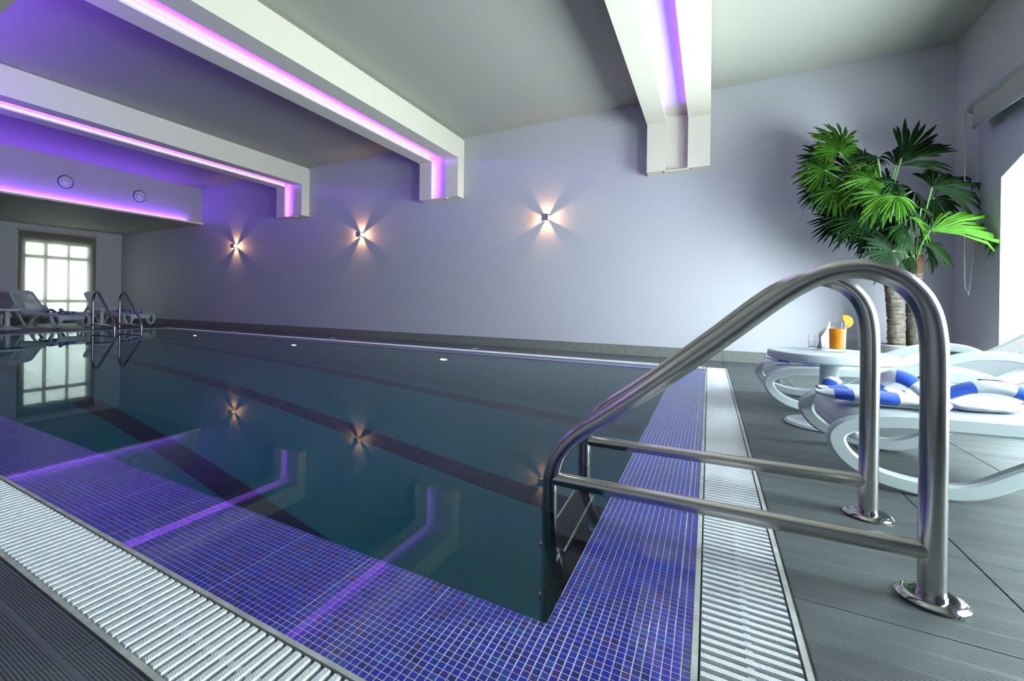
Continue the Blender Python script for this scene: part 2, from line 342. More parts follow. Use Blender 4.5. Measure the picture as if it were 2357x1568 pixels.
# beams
BEAMS = [(-9.087, -8.812, -8.484, -8.225, 1), (-4.929, -4.661, -4.349, -4.073, 1), (-.832, -.576, -.29, -.010, 0)]
G, LIP, U = .11, .028, .05
for i, (bl, gl, gr, br_, lit) in enumerate(BEAMS):
    r = thing('trim_%d' % (i + 1), None, None, kind='structure')
    mb = MB(); mb.box(bl, br_, SNF, D, ZS + G, ZC - .05); mb.box(bl + .05, br_ - .05, SNF, D, ZC - .05, ZC); mb.box(bl, br_, YST + G, D, ZB, ZS + G)
    mb.build('beam', M['beam'], r, None)
    for x0, x1, c0, c1 in ((bl, gl, bl, gl - U), (gr, br_, gr + U, br_)):
        mb = MB(); mb.box(x0, x1, SNF, YST + LIP, ZS, ZS + LIP); mb.box(c0, c1, SNF, YST + G, ZS + LIP, ZS + G)
        mb.box(x0, x1, YST, YST + LIP, ZB, ZS); mb.box(c0, c1, YST + LIP, YST + G, ZB, ZS + LIP)
        mb.build('lip', M['beam'], r, None)
    MB().box(gl - .02, gr + .02, YST + .012, YST + G, ZB - .012, ZB + .004).build('end_plate', M['beam'], r, None)
    led = M['led'] if lit else M['led_dim']
    yend = YST + .03 if lit else 7.0
    y0 = SNF + .1 if lit else 1.6
    for s, xx in ((0, gl - U + .008), (1, gr + U - .018)):
        if lit and s: continue
        MB().box(xx, xx + .01, y0, yend, ZS + LIP + .004, ZS + LIP + .014).build('led_strip', led, r, None)
    if lit: MB().box(gl - U + .008, gl - U + .018, YST + LIP + .004, YST + LIP + .014, ZB + .03, ZS + .02).build('led_strip', M['led'], r, None)

# ------------------------------------------------------------------ floor, skirting
mb = MB()
for x0, x1, y0, y1 in ((XF, XLO, YFRONT, D), (XLO, XGI, YFRONT, YGI), (XLO, XGI, YFO, D), (XGI, XR, YFRONT, D)): mb.box(x0, x1, y0, y1, -.25, -.006)
floor = struct('floor', mb, M['deckgrout'], 'grey ribbed deck tiles around the pool', 'floor')
TS = .52; gp = .003
tile_mesh = {}
def deck_tile(x0, x1, y0, y1):
    w, h = round(x1 - x0, 3), round(y1 - y0, 3)
    if w < .02 or h < .02: return
    if (w, h) not in tile_mesh: tile_mesh[(w, h)] = MB().cbox(gp / 2, w - gp / 2, gp / 2, h - gp / 2, -.006, 0, .0015).mesh('tile', M['deck'], None)
    o = link('tile', tile_mesh[(w, h)], floor); o.location = (x0, y0, 0)
def grid(x0, x1, y0, y1, ox, oy):
    i0, j0 = math.floor((x0 - ox) / TS), math.floor((y0 - oy) / TS)
    xs = [x0] + [ox + i * TS for i in range(i0 + 1, i0 + 60) if x0 + .02 < ox + i * TS < x1 - .02] + [x1]
    ys = [y0] + [oy + j * TS for j in range(j0 + 1, j0 + 60) if y0 + .02 < oy + j * TS < y1 - .02] + [y1]
    for a, b_ in zip(xs, xs[1:]):
        for c, d in zip(ys, ys[1:]): deck_tile(a, b_, c, d)
grid(XGI + .004, XR, -.52, D, .729, 1.56)
grid(-3.3, XGI, -.52, YGI - .004, -1.228, YGI - .004)
grid(XLO, XGI, YFO + .004, D, .178, YFO + .004)
grid(XF, XLO - .004, 2.9, D, XLO - .004, 1.56)
mb = MB(); mb.box(XF, XLO - .004, YFRONT, 2.9, -.006, 0); mb.box(XLO - .004, -3.3, YFRONT, YGI - .004, -.006, 0); mb.box(-3.3, XR, YFRONT, -.52, -.006, 0)
mb.build('tile_field', M['deck'], floor, None)
bb = thing('baseboard_back', None, None, kind='structure'); BBH = .155
js = [XR, 2.13, 1.64, 1.15, .67, .178, -.236, -.651]
while js[-1] > XF + .5: js.append(js[-1] - .49)
js.append(XF)
bmesh_cache = {}
for a, b_ in zip(js, js[1:]):
    w = round(a - b_, 3)
    if w not in bmesh_cache: bmesh_cache[w] = MB().cbox(.002, w - .002, -.012, 0, 0, BBH, .002).mesh('skirting_tile', M['board'], None)
    o = link('skirting_tile', bmesh_cache[w], bb); o.location = (b_, D, 0)
bl_ = thing('baseboard_left', None, None, kind='structure')
y = D - .012
me = MB().cbox(0, .012, -.488, -.002, 0, BBH, .002).mesh('skirting_tile', M['board'], None)
while y > 3.2: o = link('skirting_tile', me, bl_); o.location = (XF, y, 0); y -= .49
br2 = thing('baseboard_right', None, None, kind='structure')
me = MB().cbox(-.012, 0, -.488, -.002, 0, .098, .002).mesh('skirting_tile', M['board'], None)
y = D - .012
while y > .3: o = link('skirting_tile', me, br2); o.location = (XR, y, 0); y -= .49
# round deck covers beside the far edge of the pool
for i, x in enumerate((-10.05, -6.77, -3.46)):
    o = MB().lathe([(.0, .006), (.05, .006), (.062, .0)], 20).build('deck_cover', M['outlet']); o.location = (x, 6.93, 0)
    tag(o, ['small round white deck cover farthest along the far walkway', 'small round white deck cover midway along the far walkway', 'small round white deck cover nearest on the far walkway'][i], 'cover', 'deck covers on the far walkway')

# ------------------------------------------------------------------ pool
mb = MB()
x0, x1, y0, y1, zb = XLI, XPI, YPI, YFI, -DEPTH; k = .1
mb.box(x0 - k, x1 + k, y0 - k, y1 + k, zb - k, zb)
mb.box(x0 - k, x0, y0 - k, y1 + k, zb, -.02); mb.box(x1, x1 + k, y0 - k, y1 + k, zb, -.02); mb.box(x0, x1, y0 - k, y0, zb, -.02); mb.box(x0, x1, y1, y1 + k, zb, -.02)
basin = struct('pool_basin', mb, M['pool'], 'deep teal tiled pool basin with dark lane lines', 'pool')
for yl in (2.63, 4.15, 5.82): MB().box(x0 + .6, x1 - .35, yl - .12, yl + .12, zb, zb + .006).build('lane_line', M['lane'], basin, None)
for x, y in ((-1.79, 4.9), (-5.5, 4.95), (-9.2, 4.95)): MB().lathe([(.0, .02), (.09, .02), (.11, .0)], 24, (x, y, zb)).build('drain_cover', pm('pale_green_drain', (.05, .22, .20), .5), basin)
gl_m = emis('underwater_lamp_lens', (1, .62, .22), 22)
for x, z in ((-10.31, -.72), (-6.99, -.72), (-3.6, -.68)):
    o = MB().lathe([(.0, .0), (.10, .0), (.10, .02), (.075, .03), (.075, .015)], 24).build('underwater_lamp', M['polish'], basin); o.location = (x, YFI, z); o.rotation_euler = (math.radians(90), 0, 0)
    o2 = MB().lathe([(0, .018), (.06, .016), (.072, .012)], 24).build('lamp_lens', gl_m, o)
wt = MB().add([(XLI, YPI, 0), (XPI, YPI, 0), (XPI, YFI, 0), (XLI, YFI, 0)], [(0, 1, 2, 3)]).build('pool_water', M['water'], None, None); wt.location.z = -.004
tag(wt, 'still mirror-like pool water', 'water', kind='stuff')
# mosaic ledge: wet glass tiles on a grout bed
bed = {}
bed['near'] = struct('mosaic_ledge', MB().box(XLT, XPI, YTI, YPI, -.35, -.0007), M['grout'], 'wet blue mosaic ledge along the near pool edge', 'mosaic')
bed['right'] = struct('mosaic_ledge', MB().box(XPI, XTI, YTI, YFI, -.35, -.0007), M['grout'], 'wet blue mosaic ledge beside the near ladder', 'mosaic')
struct('mosaic_ledge', MB().box(XLT, XTI, YFI, YFT, -.35, 0), M['mosaic_far'], 'blue mosaic ledge under the long wall', 'mosaic')
struct('mosaic_ledge', MB().box(XLT, XLI, YPI, YFI, -.35, 0), M['mosaic_far'], 'blue mosaic ledge at the far end of the pool', 'mosaic')
tg = .0025
one = MB().cbox(tg / 2, PX - tg / 2, tg / 2, PY - tg / 2, -.0012, 0, .0004).mesh('mosaic_tile', M['mosaic'], None)
cells = {'near': [], 'right': []}
XN_END = -7.2
for j in range(20):
    for i in range(1, int((XPI - XN_END) / PX)): cells['near'].append((XPI - i * PX, YTI + j * PY))
for i in range(17):
    for j in range(int((YFI - YTI) / PY)): cells['right'].append((XPI + i * PX, YTI + j * PY))
def gap(v, o, p, n): # wider joints between mosaic sheets
    return .0018 if round((v - o) / p) % n == 0 else 0
for key, lst in cells.items():
    sc = []
    for x, y in lst:
        q = project(x + PX / 2, y + PY / 2, 0)
        vis = q is not None and -5 < q[0] < W_PX + 5 and q[1] < H_PX + 5
        sc.append((0 if vis else 1, q[2] if q else 99, x, y))
    sc.sort()
    for _, _, x, y in sc[:300]:
        o = link('mosaic_tile', one, bed[key]); o.location = (x, y, 0)
    mb = MB()
    for _, _, x, y in sc[300:]:
        a = tg / 2 + gap(x, XPI, PX, 15); c = .0003
        mb.add([(x + a, y + tg / 2, -.0012), (x + PX - tg / 2, y + tg / 2, -.0012), (x + PX - tg / 2, y + PY - tg / 2, -.0012), (x + a, y + PY - tg / 2, -.0012),
                (x + a, y + tg / 2, 0), (x + PX - tg / 2, y + tg / 2, 0), (x + PX - tg / 2, y + PY - tg / 2, 0), (x + a, y + PY - tg / 2, 0)],
               [(4, 5, 6, 7), (0, 1, 5, 4), (1, 2, 6, 5), (2, 3, 7, 6), (3, 0, 4, 7)])
    me = bpy.data.meshes.new('mosaic_tiles'); me.from_pydata(mb.v, [], mb.f); me.materials.append(M['mosaic'])
    tag(link('mosaic_field', me, bed[key]), kind='stuff')
MB().box(XLT, XN_END, YTI, YPI, -.001, -.0002).build('mosaic_distance', M['mosaic_far'], bed['near'], None)
# gutters under the grates
mb = MB()
for x0, x1, y0, y1 in ((XLO, XGI, YGI, YTI), (XLO, XGI, YFT, YFO), (XTI, XGI, YTI, YFT), (XLO, XLT, YTI, YFT)): mb.box(x0, x1, y0, y1, -.25, -.09)
struct('gutter', mb, M['gutter'], 'pale overflow gutter under the white grates', 'gutter')
# overflow grates: bars, two border strips and a link strip
BP = .0301
def grate(name, label, u0, u1, v0, v1, along, single, border_in):
    """along = 'x': bars lie across y (v0..v1) and repeat along x (u0..u1); single = how many bars are objects"""
    r = thing(name, label, 'grate', group='overflow grates round the pool')
    def bx(mb, a, b_, c, d, e, f): return mb.box(a, b_, c, d, e, f) if along == 'x' else mb.box(c, d, a, b_, e, f)
    lo, hi = v0, v1
    for nm, (c, d), mt in (('border_strip', (lo, lo + .013), M['border']), ('border_strip', (hi - .013, hi), M['border'])):
        bx(MB(), u0, u1, c, d, -.03, .001).build(nm, mt, r, None)
    mid = (lo + hi) / 2
    bx(MB(), u0, u1, mid - .0075, mid + .0075, -.02, -.005).build('link_strip', M['grate'], r, None)
    a, b_ = lo + .017, hi - .017; w = .0182
    def bar(mb, u):
        c = .0018; y0, y1 = a, b_; x0, x1 = u - w / 2, u + w / 2
        V = [(x0, y0, -.026), (x1, y0, -.026), (x0, y1, -.026), (x1, y1, -.026)] + \
            [(x, y, -.004) for y in (y0, y1) for x in (x0, x1)] + [(x, y, .0) for y in (y0 + c, y1 - c) for x in (x0 + c, x1 - c)]
        if along == 'y': V = [(y, x, z) for x, y, z in V]
        return mb.add(V, [(0, 2, 3, 1), (0, 1, 5, 4), (2, 6, 7, 3), (0, 4, 6, 2), (1, 3, 7, 5), (4, 5, 9, 8), (6, 10, 11, 7), (4, 8, 10, 6), (5, 7, 11, 9), (8, 9, 11, 10)])
    n = int((u1 - u0) / BP); us = [u0 + (k + .5) * BP for k in range(n)]
    def dist(u):
        p = (u, mid, 0) if along == 'x' else (mid, u, 0); q = project(*p)
        return (q is None or not -60 < q[0] < W_PX + 60 or q[1] > H_PX + 80, q[2] if q else 99)
    us.sort(key=dist)
    if single:
        me = bar(MB(), 0).mesh('bar', M['gratebar_' + along], None)
        for u in us[:single]: o = link('bar', me, r); o.location = (u, 0, 0) if along == 'x' else (0, u, 0)
    if us[single:]:
        mb = MB()
        for u in us[single:]: bar(mb, u)
        tag(mb.build('bar_run', M['gratebar_' + along], r, None), kind='stuff')
    return r
for ax in 'xy':
    mt = pm('ribbed_grate_plastic_' + ax, (.88, .92, .93), .42, var=.04, vscale=14); N, L = mt.node_tree.nodes, mt.node_tree.links
    g = N.new('ShaderNodeNewGeometry'); wv = N.new('ShaderNodeTexWave'); wv.inputs['Scale'].default_value = 118; wv.bands_direction = 'DIAGONAL' if ax == 'y' else 'DIAGONAL'
    mp = N.new('ShaderNodeMapping'); mp.inputs['Scale'].default_value = (.35, 1, 0) if ax == 'x' else (1, .35, 0); L.new(g.outputs['Position'], mp.inputs[0]); L.new(mp.outputs[0], wv.inputs['Vector'])
    bp = N.new('ShaderNodeBump'); bp.inputs['Strength'].default_value = .5; bp.inputs['Distance'].default_value = .0007; L.new(wv.outputs['Color'], bp.inputs['Height']); L.new(bp.outputs[0], N['Principled BSDF'].inputs['Normal'])
    M['gratebar_' + ax] = mt
grate('overflow_grate', 'white slatted overflow grate running along the near pool edge', XLO, XTI - .002, YGI, YTI, 'x', 300, 1)
grate('overflow_grate', 'white slatted overflow grate passing under the near ladder rails', -.6, YFO, XTI, XGI, 'y', 260, 0)
grate('overflow_grate', 'thin white overflow grate below the long sconce wall', XLO, XTI - .002, YFT, YFO, 'x', 0, 0)
grate('overflow_grate', 'white overflow grate at the far end of the pool', YTI + .002, YFT - .002, XLO, XLT, 'y', 0, 0)

# ------------------------------------------------------------------ ladders
def ladder(label, loc, rz):
    r = thing('pool_ladder', label, 'ladder', loc, rz, 'pool ladders')
    prof = [(.876, .004), (.876, .3), (.876, .62), (.870, .74), (.852, .812), (.818, .864), (.768, .899), (.714, .912), (.656, .903), (.594, .874), (.512, .811), (.353, .666), (.17, .507), (.025, .387), (-.085, .3), (-.150, .222), (-.180, .14), (-.19, .05), (-.19, -.4), (-.19, -1.05), (-.16, -1.16), (-.06, -1.2), (-.002, -1.2)]
    for s in (-1, 1):
        y = s * .286
        p = spline([(x, y, z) for x, z in prof], 6)
        rail = MB().tube(p, .029, 20).build('rail', M['steel'], r, 60)
        MB().tube(spline([(-.19, y, -.40), (-.178, y, -.52), (-.135, y, -.62), (-.06, y, -.67), (-.002, y, -.675)], 6), .026, 14).build('wall_bracket', M['steel'], r, 60)
        MB().tube([(-.19, y, .115), (.876, y, .135)], .0255, 18).build('crossbar', M['steel'], r, 60)
        MB().lathe([(.072, .0), (.074, .008), (.066, .016), (.056, .019), (.04, .017), (.031, .017), (.031, .024), (.0295, .024)], 36, (.876, y, 0)).build('floor_flange', M['polish'], r, 40)
        MB().tube([(-.19 + .032 * math.cos(t), y + .032 * math.sin(t), -.012) for t in [k * math.pi / 12 for k in range(24)]], .005, 8, closed=True).build('rubber_ring', M['rubber'], rail)
    for z in (-.33, -.66, -.99):
        t = MB().box(-.235, -.135, -.26, .26, z - .03, z).build('tread', M['tread'], r, None)
        for xx in (-.237, -.141): MB().box(xx, xx + .008, -.262, .262, z - .032, z + .003).build('tread_edge', M['steel'], t, None)
    return r
l1 = ladder('large stainless steel pool ladder with bowed handrails in the foreground', (XPI, 2.024, 0), 0)
l2 = ladder('small stainless steel pool ladder at the far end of the pool', (XLI, 5.40, 0), math.pi)

# ------------------------------------------------------------------ wall and ceiling fittings
def sconce(i, x, z):
    r = thing('wall_sconce', ['cube wall sconce with four light fans, nearest the far end', 'cube wall sconce with four light fans, middle of the three', 'cube wall sconce with four light fans, nearest the palm'][i], 'wall lamp', (x, D, z), 0, 'sconces on the long wall')
    s, p = .0575, .025
    MB().box(-s, s, -.010, 0, -s, s).build('back_plate', M['chrome'], r, None)
    MB().box(-s, s, -.135, -.105, -s, s).build('front_cap', M['chrome'], r, None)
    for a in (-1, 1):
        for b_ in (-1, 1):
            x0, x1 = sorted((a * s, a * (s - p))); z0, z1 = sorted((b_ * s, b_ * (s - p)))
            MB().box(x0, x1, -.105, -.010, z0, z1).build('corner_post', M['chrome'], r, None)
    MB().tube([(0, -.104, 0), (0, -.098, 0)], .02, 12).build('bulb', emis('warm_bulb', (1, .6, .25), 40), r)
    li = bpy.data.lights.new('sconce_light', 'POINT'); li.color = (1, .52, .22); li.energy = 12; li.shadow_soft_size = .006
    lo = bpy.data.objects.new('sconce_light', li); C.objects.link(lo); lo.parent = r; lo.location = (0, -.085, 0)
for i, (x, z) in enumerate(((-10.96, 2.207), (-6.587, 2.235), (-2.433, 2.262))): sconce(i, x, z)
for i, (y, z) in enumerate(((4.436, 3.384), (5.963, 3.379))):
    r = thing('round_vent', ['round white air vent on the violet bulkhead, left one', 'round ringed air vent on the violet bulkhead, right one'][i], 'vent', (XS, y, z), 0, 'vents on the far bulkhead')
    def ring(prof, name, mt):
        o = MB().lathe(prof, 32).build(name, mt, r, 40); o.rotation_euler = (0, math.radians(90), 0)
    ring([(.100, .0), (.150, .0), (.150, .004)], 'shadow_ring', M['ventdark'])
    ring([(.10, 0), (.130, 0), (.125, .03), (.108, .034), (.10, .02)], 'outer_ring', M['vent'])
    ring([(0, .004), (.10, .004)], 'recess', M['ventdark'])
    ring([(.0, .036), (.062, .036), (.074, .026), (.074, .006)], 'centre_disc', M['vent'])
# far window behind its screen blind
r = thing('window_1', None, None, kind='structure')
cols = [5.135, 5.56, 5.64, 6.13, 6.19, 6.645]; rows = [.33, .61, .70, 1.92, 2.02, 2.37]
mb = MB(); xa, xb = XF - .10, XF - .05
mb.box(xa, xb, WY0, cols[0], WB, WT); mb.box(xa, xb, cols[5], WY1, WB, WT); mb.box(xa, xb, cols[0], cols[5], WB, rows[0]); mb.box(xa, xb, cols[0], cols[5], rows[5], WT)
mb.build('window_frame', M['frame'], r, None)
for a, b_ in ((cols[1], cols[2]), (cols[3], cols[4])): MB().box(xa, xb, a, b_, rows[0], rows[5]).build('mullion', M['frame'], r, None)
for a, b_ in ((rows[1], rows[2]), (rows[3], rows[4])):
    for c0, c1 in ((0, 1), (2, 3), (4, 5)): MB().box(xa, xb, cols[c0], cols[c1], a, b_).build('glazing_bar', M['frame'], r, None)
MB().box(xb, xb + .03, 5.585, 5.61, 1.3, 1.42).build('window_handle', M['rubber'], r, None)
for c0, c1 in ((0, 1), (2, 3), (4, 5)):
    for a, b_ in ((0, 1), (2, 3), (4, 5)): MB().box(XF - .08, XF - .075, cols[c0], cols[c1], rows[a], rows[b_]).build('pane', M['pane'], r, None)
pl = bpy.data.lights.new('portal', 'AREA'); pl.shape = 'RECTANGLE'; pl.size = WT - WB; pl.size_y = WY1 - WY0; pl.cycles.is_portal = True
po = bpy.data.objects.new('sky_portal', pl); C.objects.link(po); po.location = (XF - T - .02, (WY0 + WY1) / 2, (WB + WT) / 2); po.rotation_euler = (0, math.radians(-90), 0)
r = thing('roller_blind', 'beige see-through roller blind pulled down over the far window', 'blind', (XF, 0, 0))
MB().box(.02, .022, 4.96, 6.85, .17, 2.7).build('fabric', M['screen'], r, None)
MB().box(.0, .06, 4.94, 6.87, 2.69, 2.76).build('head_rail', M['frame'], r, None)
MB().box(.012, .03, 4.96, 6.85, .16, .185).build('bottom_bar', M['frame'], r, None)
# rolled-up blind at the right window
r = thing('roller_blind', 'grey roller blind rolled up above the right window', 'blind', (XR, 0, 0))
MB().tube([(-.075, 4.1, 2.93), (-.075, 6.93, 2.93)], .062, 20).build('roll', M['aluminium'], r, 50)
MB().box(-.075, 0, 6.93, 6.95, 2.86, 3.0).build('bracket', M['aluminium'], r, None)
MB().box(-.13, -.127, 4.15, 6.80, 2.70, 2.93).build('fabric', M['blindfab'], r, None)
MB().box(-.138, -.12, 4.15, 6.80, 2.665, 2.705).build('bottom_bar', M['aluminium'], r, None)
for yy, x_ in ((6.955, -.12), (6.90, -.04)): pass
pts = [(-.13, 6.955, 2.9), (-.13, 6.955, 1.9), (-.125, 6.94, 1.1), (-.11, 6.92, .99), (-.095, 6.92, 1.02), (-.05, 6.93, 1.9), (-.04, 6.94, 2.9)]
MB().tube(spline(pts, 8), .005, 6).build('pull_chain', M['blindfab'], r)
# socket plate on the long wall
r = thing('wall_socket', 'pale square socket plate low on the wall beside the potted palm', 'socket', (1.585, D, .41))
MB().cbox(-.045, .045, -.05, .04, 0, .008, .003).build('plate', M['outlet'], r, None).rotation_euler = (math.radians(90), 0, 0)

# ------------------------------------------------------------------ sun loungers
def lounger(label, loc, rz, kind, group, back_angle, sink=0):
    r = thing('sun_lounger', label, 'sun lounger', loc, rz, group)
    hw = .033
    if kind == 'near':
        frame = [(1.16, .335), (.9, .330), (.6, .322), (.3, .310), (.17, .292), (.09, .262), (.055, .22), (.06, .175), (.09, .128), (.14, .088), (.21, .056), (.31, .037), (.42, .034), (.51, .064), (.61, .135), (.72, .215), (.83, .285), (.93, .325)]
        arm = [(.72, .325), (.86, .368), (1.0, .432), (1.12, .478), (1.26, .495), (1.38, .478), (1.48, .42), (1.56, .345)]
        rear = [(1.0, .33), (1.1, .24), (1.25, .12), (1.42, .04), (1.52, .036), (1.62, .1), (1.74, .22), (1.82, .32)]
        sw, hinge = .345, 1.28
    else:
        frame = [(1.2, .35), (.8, .345), (.4, .345), (.2, .34), (.1, .315), (.045, .26), (.03, .19), (.05, .12), (.09, .062), (.15, .038), (.21, .075), (.255, .15), (.285, .24), (.30, .33)]
        arm = [(.72, .34), (.84, .22), (.97, .075), (1.02, .036), (1.07, .05), (1.17, .17), (1.30, .36), (1.40, .50), (1.45, .54), (1.50, .50), (1.56, .40), (1.60, .33)]
        rear = [(1.5, .33), (1.62, .2), (1.72, .05), (1.78, .035), (1.82, .1), (1.80, .33)]
        sw, hinge = .34, 1.22
    for s in (-1, 1):
        y0, y1 = (s * .375 - .027, s * .375 + .027)
        MB().band([(p.x, p.y) for p in spline([(a, b_, 0) for a, b_ in frame], 4)], hw, y0, y1, .010).build('side_frame', M['plastic'], r, 30)
        MB().band([(p.x, p.y) for p in spline([(a, b_, 0) for a, b_ in arm], 4)], hw * (.95 if kind == 'near' else .8), y0 + .003, y1 - .003, .010).build('armrest', M['plastic'], r, 30)
        MB().band([(p.x, p.y) for p in spline([(a, b_, 0) for a, b_ in rear], 4)], hw * .9, y0 + .006, y1 - .006, .010).build('rear_leg', M['plastic'], r, 30)
        fx = frame[12][0] if kind == 'near' else .15
        MB().cbox(fx - .09, fx - .01, s * .375 - .02, s * .375 + .02, 0, .012, .003).build('foot_pad', M['rubber'], r, None)
    # seat: a moulded shell with a rolled front lip and shallow ribs
    prof = [(.085, .215), (.062, .235), (.058, .27), (.072, .306), (.105, .328), (.16, .338), (.3, .342), (.6, .352), (.9, .36), (hinge, .362)]
    mb = MB(); ny = 45; vs = []
    for x, z in prof:
        for j in range(ny):
            t = j / (ny - 1) * 2 - 1; e = abs(t) ** 4
            rib = -.004 if (j % 4 == 3 and z > .335) else 0
            vs.append((x + .075 * e * max(0, 1 - x / .5), t * sw, z + rib - .006 * t * t))
    n = len(prof); vs += [(x, y, z - .018) for x, y, z in vs]; o = n * ny
    fs = []
    for i in range(n - 1):
        for j in range(ny - 1):
            a = i * ny + j; fs.append((a, a + 1, a + ny + 1, a + ny)); fs.append((o + a, o + a + ny, o + a + ny + 1, o + a + 1))
    for i in range(n - 1): fs += [(i * ny, (i + 1) * ny, o + (i + 1) * ny, o + i * ny), (i * ny + ny - 1, o + i * ny + ny - 1, o + (i + 1) * ny + ny - 1, (i + 1) * ny + ny - 1)]
    for j in range(ny - 1): fs += [(j, o + j, o + j + 1, j + 1), ((n - 1) * ny + j, (n - 1) * ny + j + 1, o + (n - 1) * ny + j + 1, o + (n - 1) * ny + j)]
    mb.add(vs, fs).build('seat', M['seat'], r, 50)
    # backrest: rounded panel pierced by slots, built as border and slats
    ca, sa = math.cos(back_angle), math.sin(back_angle); LB = .80
    b = thing('backrest', None, None, (hinge, 0, .35)); b.parent = r; b.rotation_euler = (0, -back_angle, 0)
    def outline(t): # half width along the length
        return .33 * (1 - .10 * t - (max(0, t - .86) / .14) ** 3 * .34)
    nseg = 16; vs = []; fs = []
    slots = 9; m_ = .055
    def cell(u0, u1, v0, v1, mbx):
        k = 6; V = []
        for q in range(k + 1):
            u = u0 + (u1 - u0) * q / k; w0 = outline(u)
            zc_ = -.03 * math.sin(u * math.pi) + .02 * u
            V += [(u * LB, v0 * w0, zc_ + .011), (u * LB, v1 * w0, zc_ + .011), (u * LB, v1 * w0, zc_ - .011), (u * LB, v0 * w0, zc_ - .011)]
        F = [(q * 4 + j, q * 4 + (j + 1) % 4, (q + 1) * 4 + (j + 1) % 4, (q + 1) * 4 + j) for q in range(k) for j in range(4)] + [(3, 2, 1, 0), tuple(range(k * 4, k * 4 + 4))]
        mbx.add(V, F)
    mbx = MB(); cell(0, .2, -1, 1, mbx); mbx.build('lower_panel', M['seat'], b, 40)
    mbx = MB(); cell(.84, 1, -1, 1, mbx); mbx.build('head_panel', M['seat'], b, 40)
    wsl = 2 / (2 * slots + 5)
    for i in range(slots + 1):
        if i in (0, slots): v0, v1 = (-1, -1 + 3 * wsl) if i == 0 else (1 - 3 * wsl, 1)
        else: v0 = -1 + 3 * wsl + wsl + (i - 1) * 2 * wsl - .0; v1 = v0 + wsl
        mbx = MB(); cell(.2, .84, v0, v1, mbx); mbx.build('slat', M['seat'], b, 40)
    return r
g1 = 'sun loungers beside the near ladder'; g2 = 'sun loungers on the far deck'
lounger('white plastic sun lounger nearest the foreground ladder posts', (.455, 3.06, 0), 0, 'near', g1, math.radians(38))
lounger('white plastic sun lounger between the low round table and the palm', (.355, 4.68, 0), 0, 'near', g1, math.radians(38))
A1 = math.radians(48 + 180)
lounger('white slatted lounger silhouetted against the far window', (-13.85, 5.14, 0), math.radians(200), 'far', g2, math.radians(46))
lounger('white slatted lounger in the far corner behind the small ladder', (-13.9, 6.76, 0), math.radians(200), 'far', g2, math.radians(46))

# ------------------------------------------------------------------ towels
def pad(L_, W_, H_, s0, s1, lift=.0, seed=0, bend=0., n=26, k=16):
    mb = MB(); vs = []; at = []
    for i in range(n + 1):
        u = i / n; w = W_ * (math.sin(math.pi * min(max(u, .02), .98)) ** .55); hh = H_ * (math.sin(math.pi * min(max(u, .03), .97)) ** .5) + .004
        for j in range(k):
            t = 2 * math.pi * j / k; c, s = math.cos(t), math.sin(t)
            x = (u - .5) * L_; y = w * c + bend * (2 * u - 1) ** 2; z = hh * (.5 + .5 * s * (1 - .25 * c * c))
            p = Vector((x * 14 + seed, y * 14, z * 14))
            nz = noise.noise(p) * .010
            vs.append((x, y + nz * .7, max(z + nz * (1 if s > 0 else 0), 0) + lift * (2 * u - 1) ** 4)); at.append(.001 + s0 + (s1 - s0) * u + .06 * noise.noise(p * .3))
    fs = [(i * k + j, i * k + (j + 1) % k, (i + 1) * k + (j + 1) % k, (i + 1) * k + j) for i in range(n) for j in range(k)] + [tuple(range(k - 1, -1, -1)), tuple(range(n * k, (n + 1) * k))]
    return mb.add(vs, fs, at)
def loop(pts, r, s0, s1, flat=.6):
    p = spline(pts, 8); n = len(p)
    return MB().tube(p, [r * (.75 + .35 * math.sin(math.pi * i / (n - 1))) for i in range(n)], 12, True, flat, [.001 + s0 + (s1 - s0) * i / (n - 1) for i in range(n)])
def towel(label, loc, rz, scale, full=True, group='striped towels on the loungers'):
    r = thing('beach_towel', label, 'towel', loc, rz, group); r.scale = (scale,) * 3
    def put(mb, name, x, y, z, rot, parent=r):
        o = mb.build(name, M['towel'], parent, 80); o.location = (x, y, z); o.rotation_euler = rot; return o
    put(pad(.56, .095, .075, .15, 3.0, .03, 1), 'fold', .22, -.19, 0, (0, 0, math.radians(-4)))
    put(pad(.46, .10, .065, 2.3, 4.6, .03, 5), 'fold', .20, .08, 0, (0, 0, math.radians(16)))
    put(loop([(.0, -.02, .02), (.02, .0, .10), (.09, .01, .145), (.17, .0, .11), (.23, -.02, .04)], .045, .62, 2.45), 'loop', .27, .05, 0, (0, 0, math.radians(-20)))
    put(loop([(.0, .0, .03), (.03, .03, .075), (.08, .05, .07), (.13, .06, .03)], .04, .5, 2.2), 'loop', .04, .04, .0, (0, 0, math.radians(20)))
    put(pad(.22, .06, .07, .2, 1.3, .03, 9), 'knot', .46, -.22, 0, (0, 0, math.radians(80)))
    if full:
        put(pad(.36, .085, .06, .05, .5, .045, 12), 'fold', .66, -.13, 0, (0, 0, math.radians(10)))
        put(loop([(-.08, 0, .03), (.04, .02, .1), (.15, .02, .12), (.26, .01, .09), (.36, -.02, .02)], .055, .5, 2.1), 'loop', .62, .03, .0, (0, 0, math.radians(-6)))
    return r
towel('blue and white striped towel knotted on the nearest lounger', (.51, 3.00, .348), 0, .80)
towel('blue and white striped towel on the lounger behind the round table', (.46, 4.62, .348), 0, .85, False)
towel('blue and white towel on the lounger before the far window', (-14.0, 5.10, .356), math.radians(200), .8, True)
towel('blue and white towel on the lounger in the far corner', (-14.05, 6.72, .356), math.radians(200), .8, True)

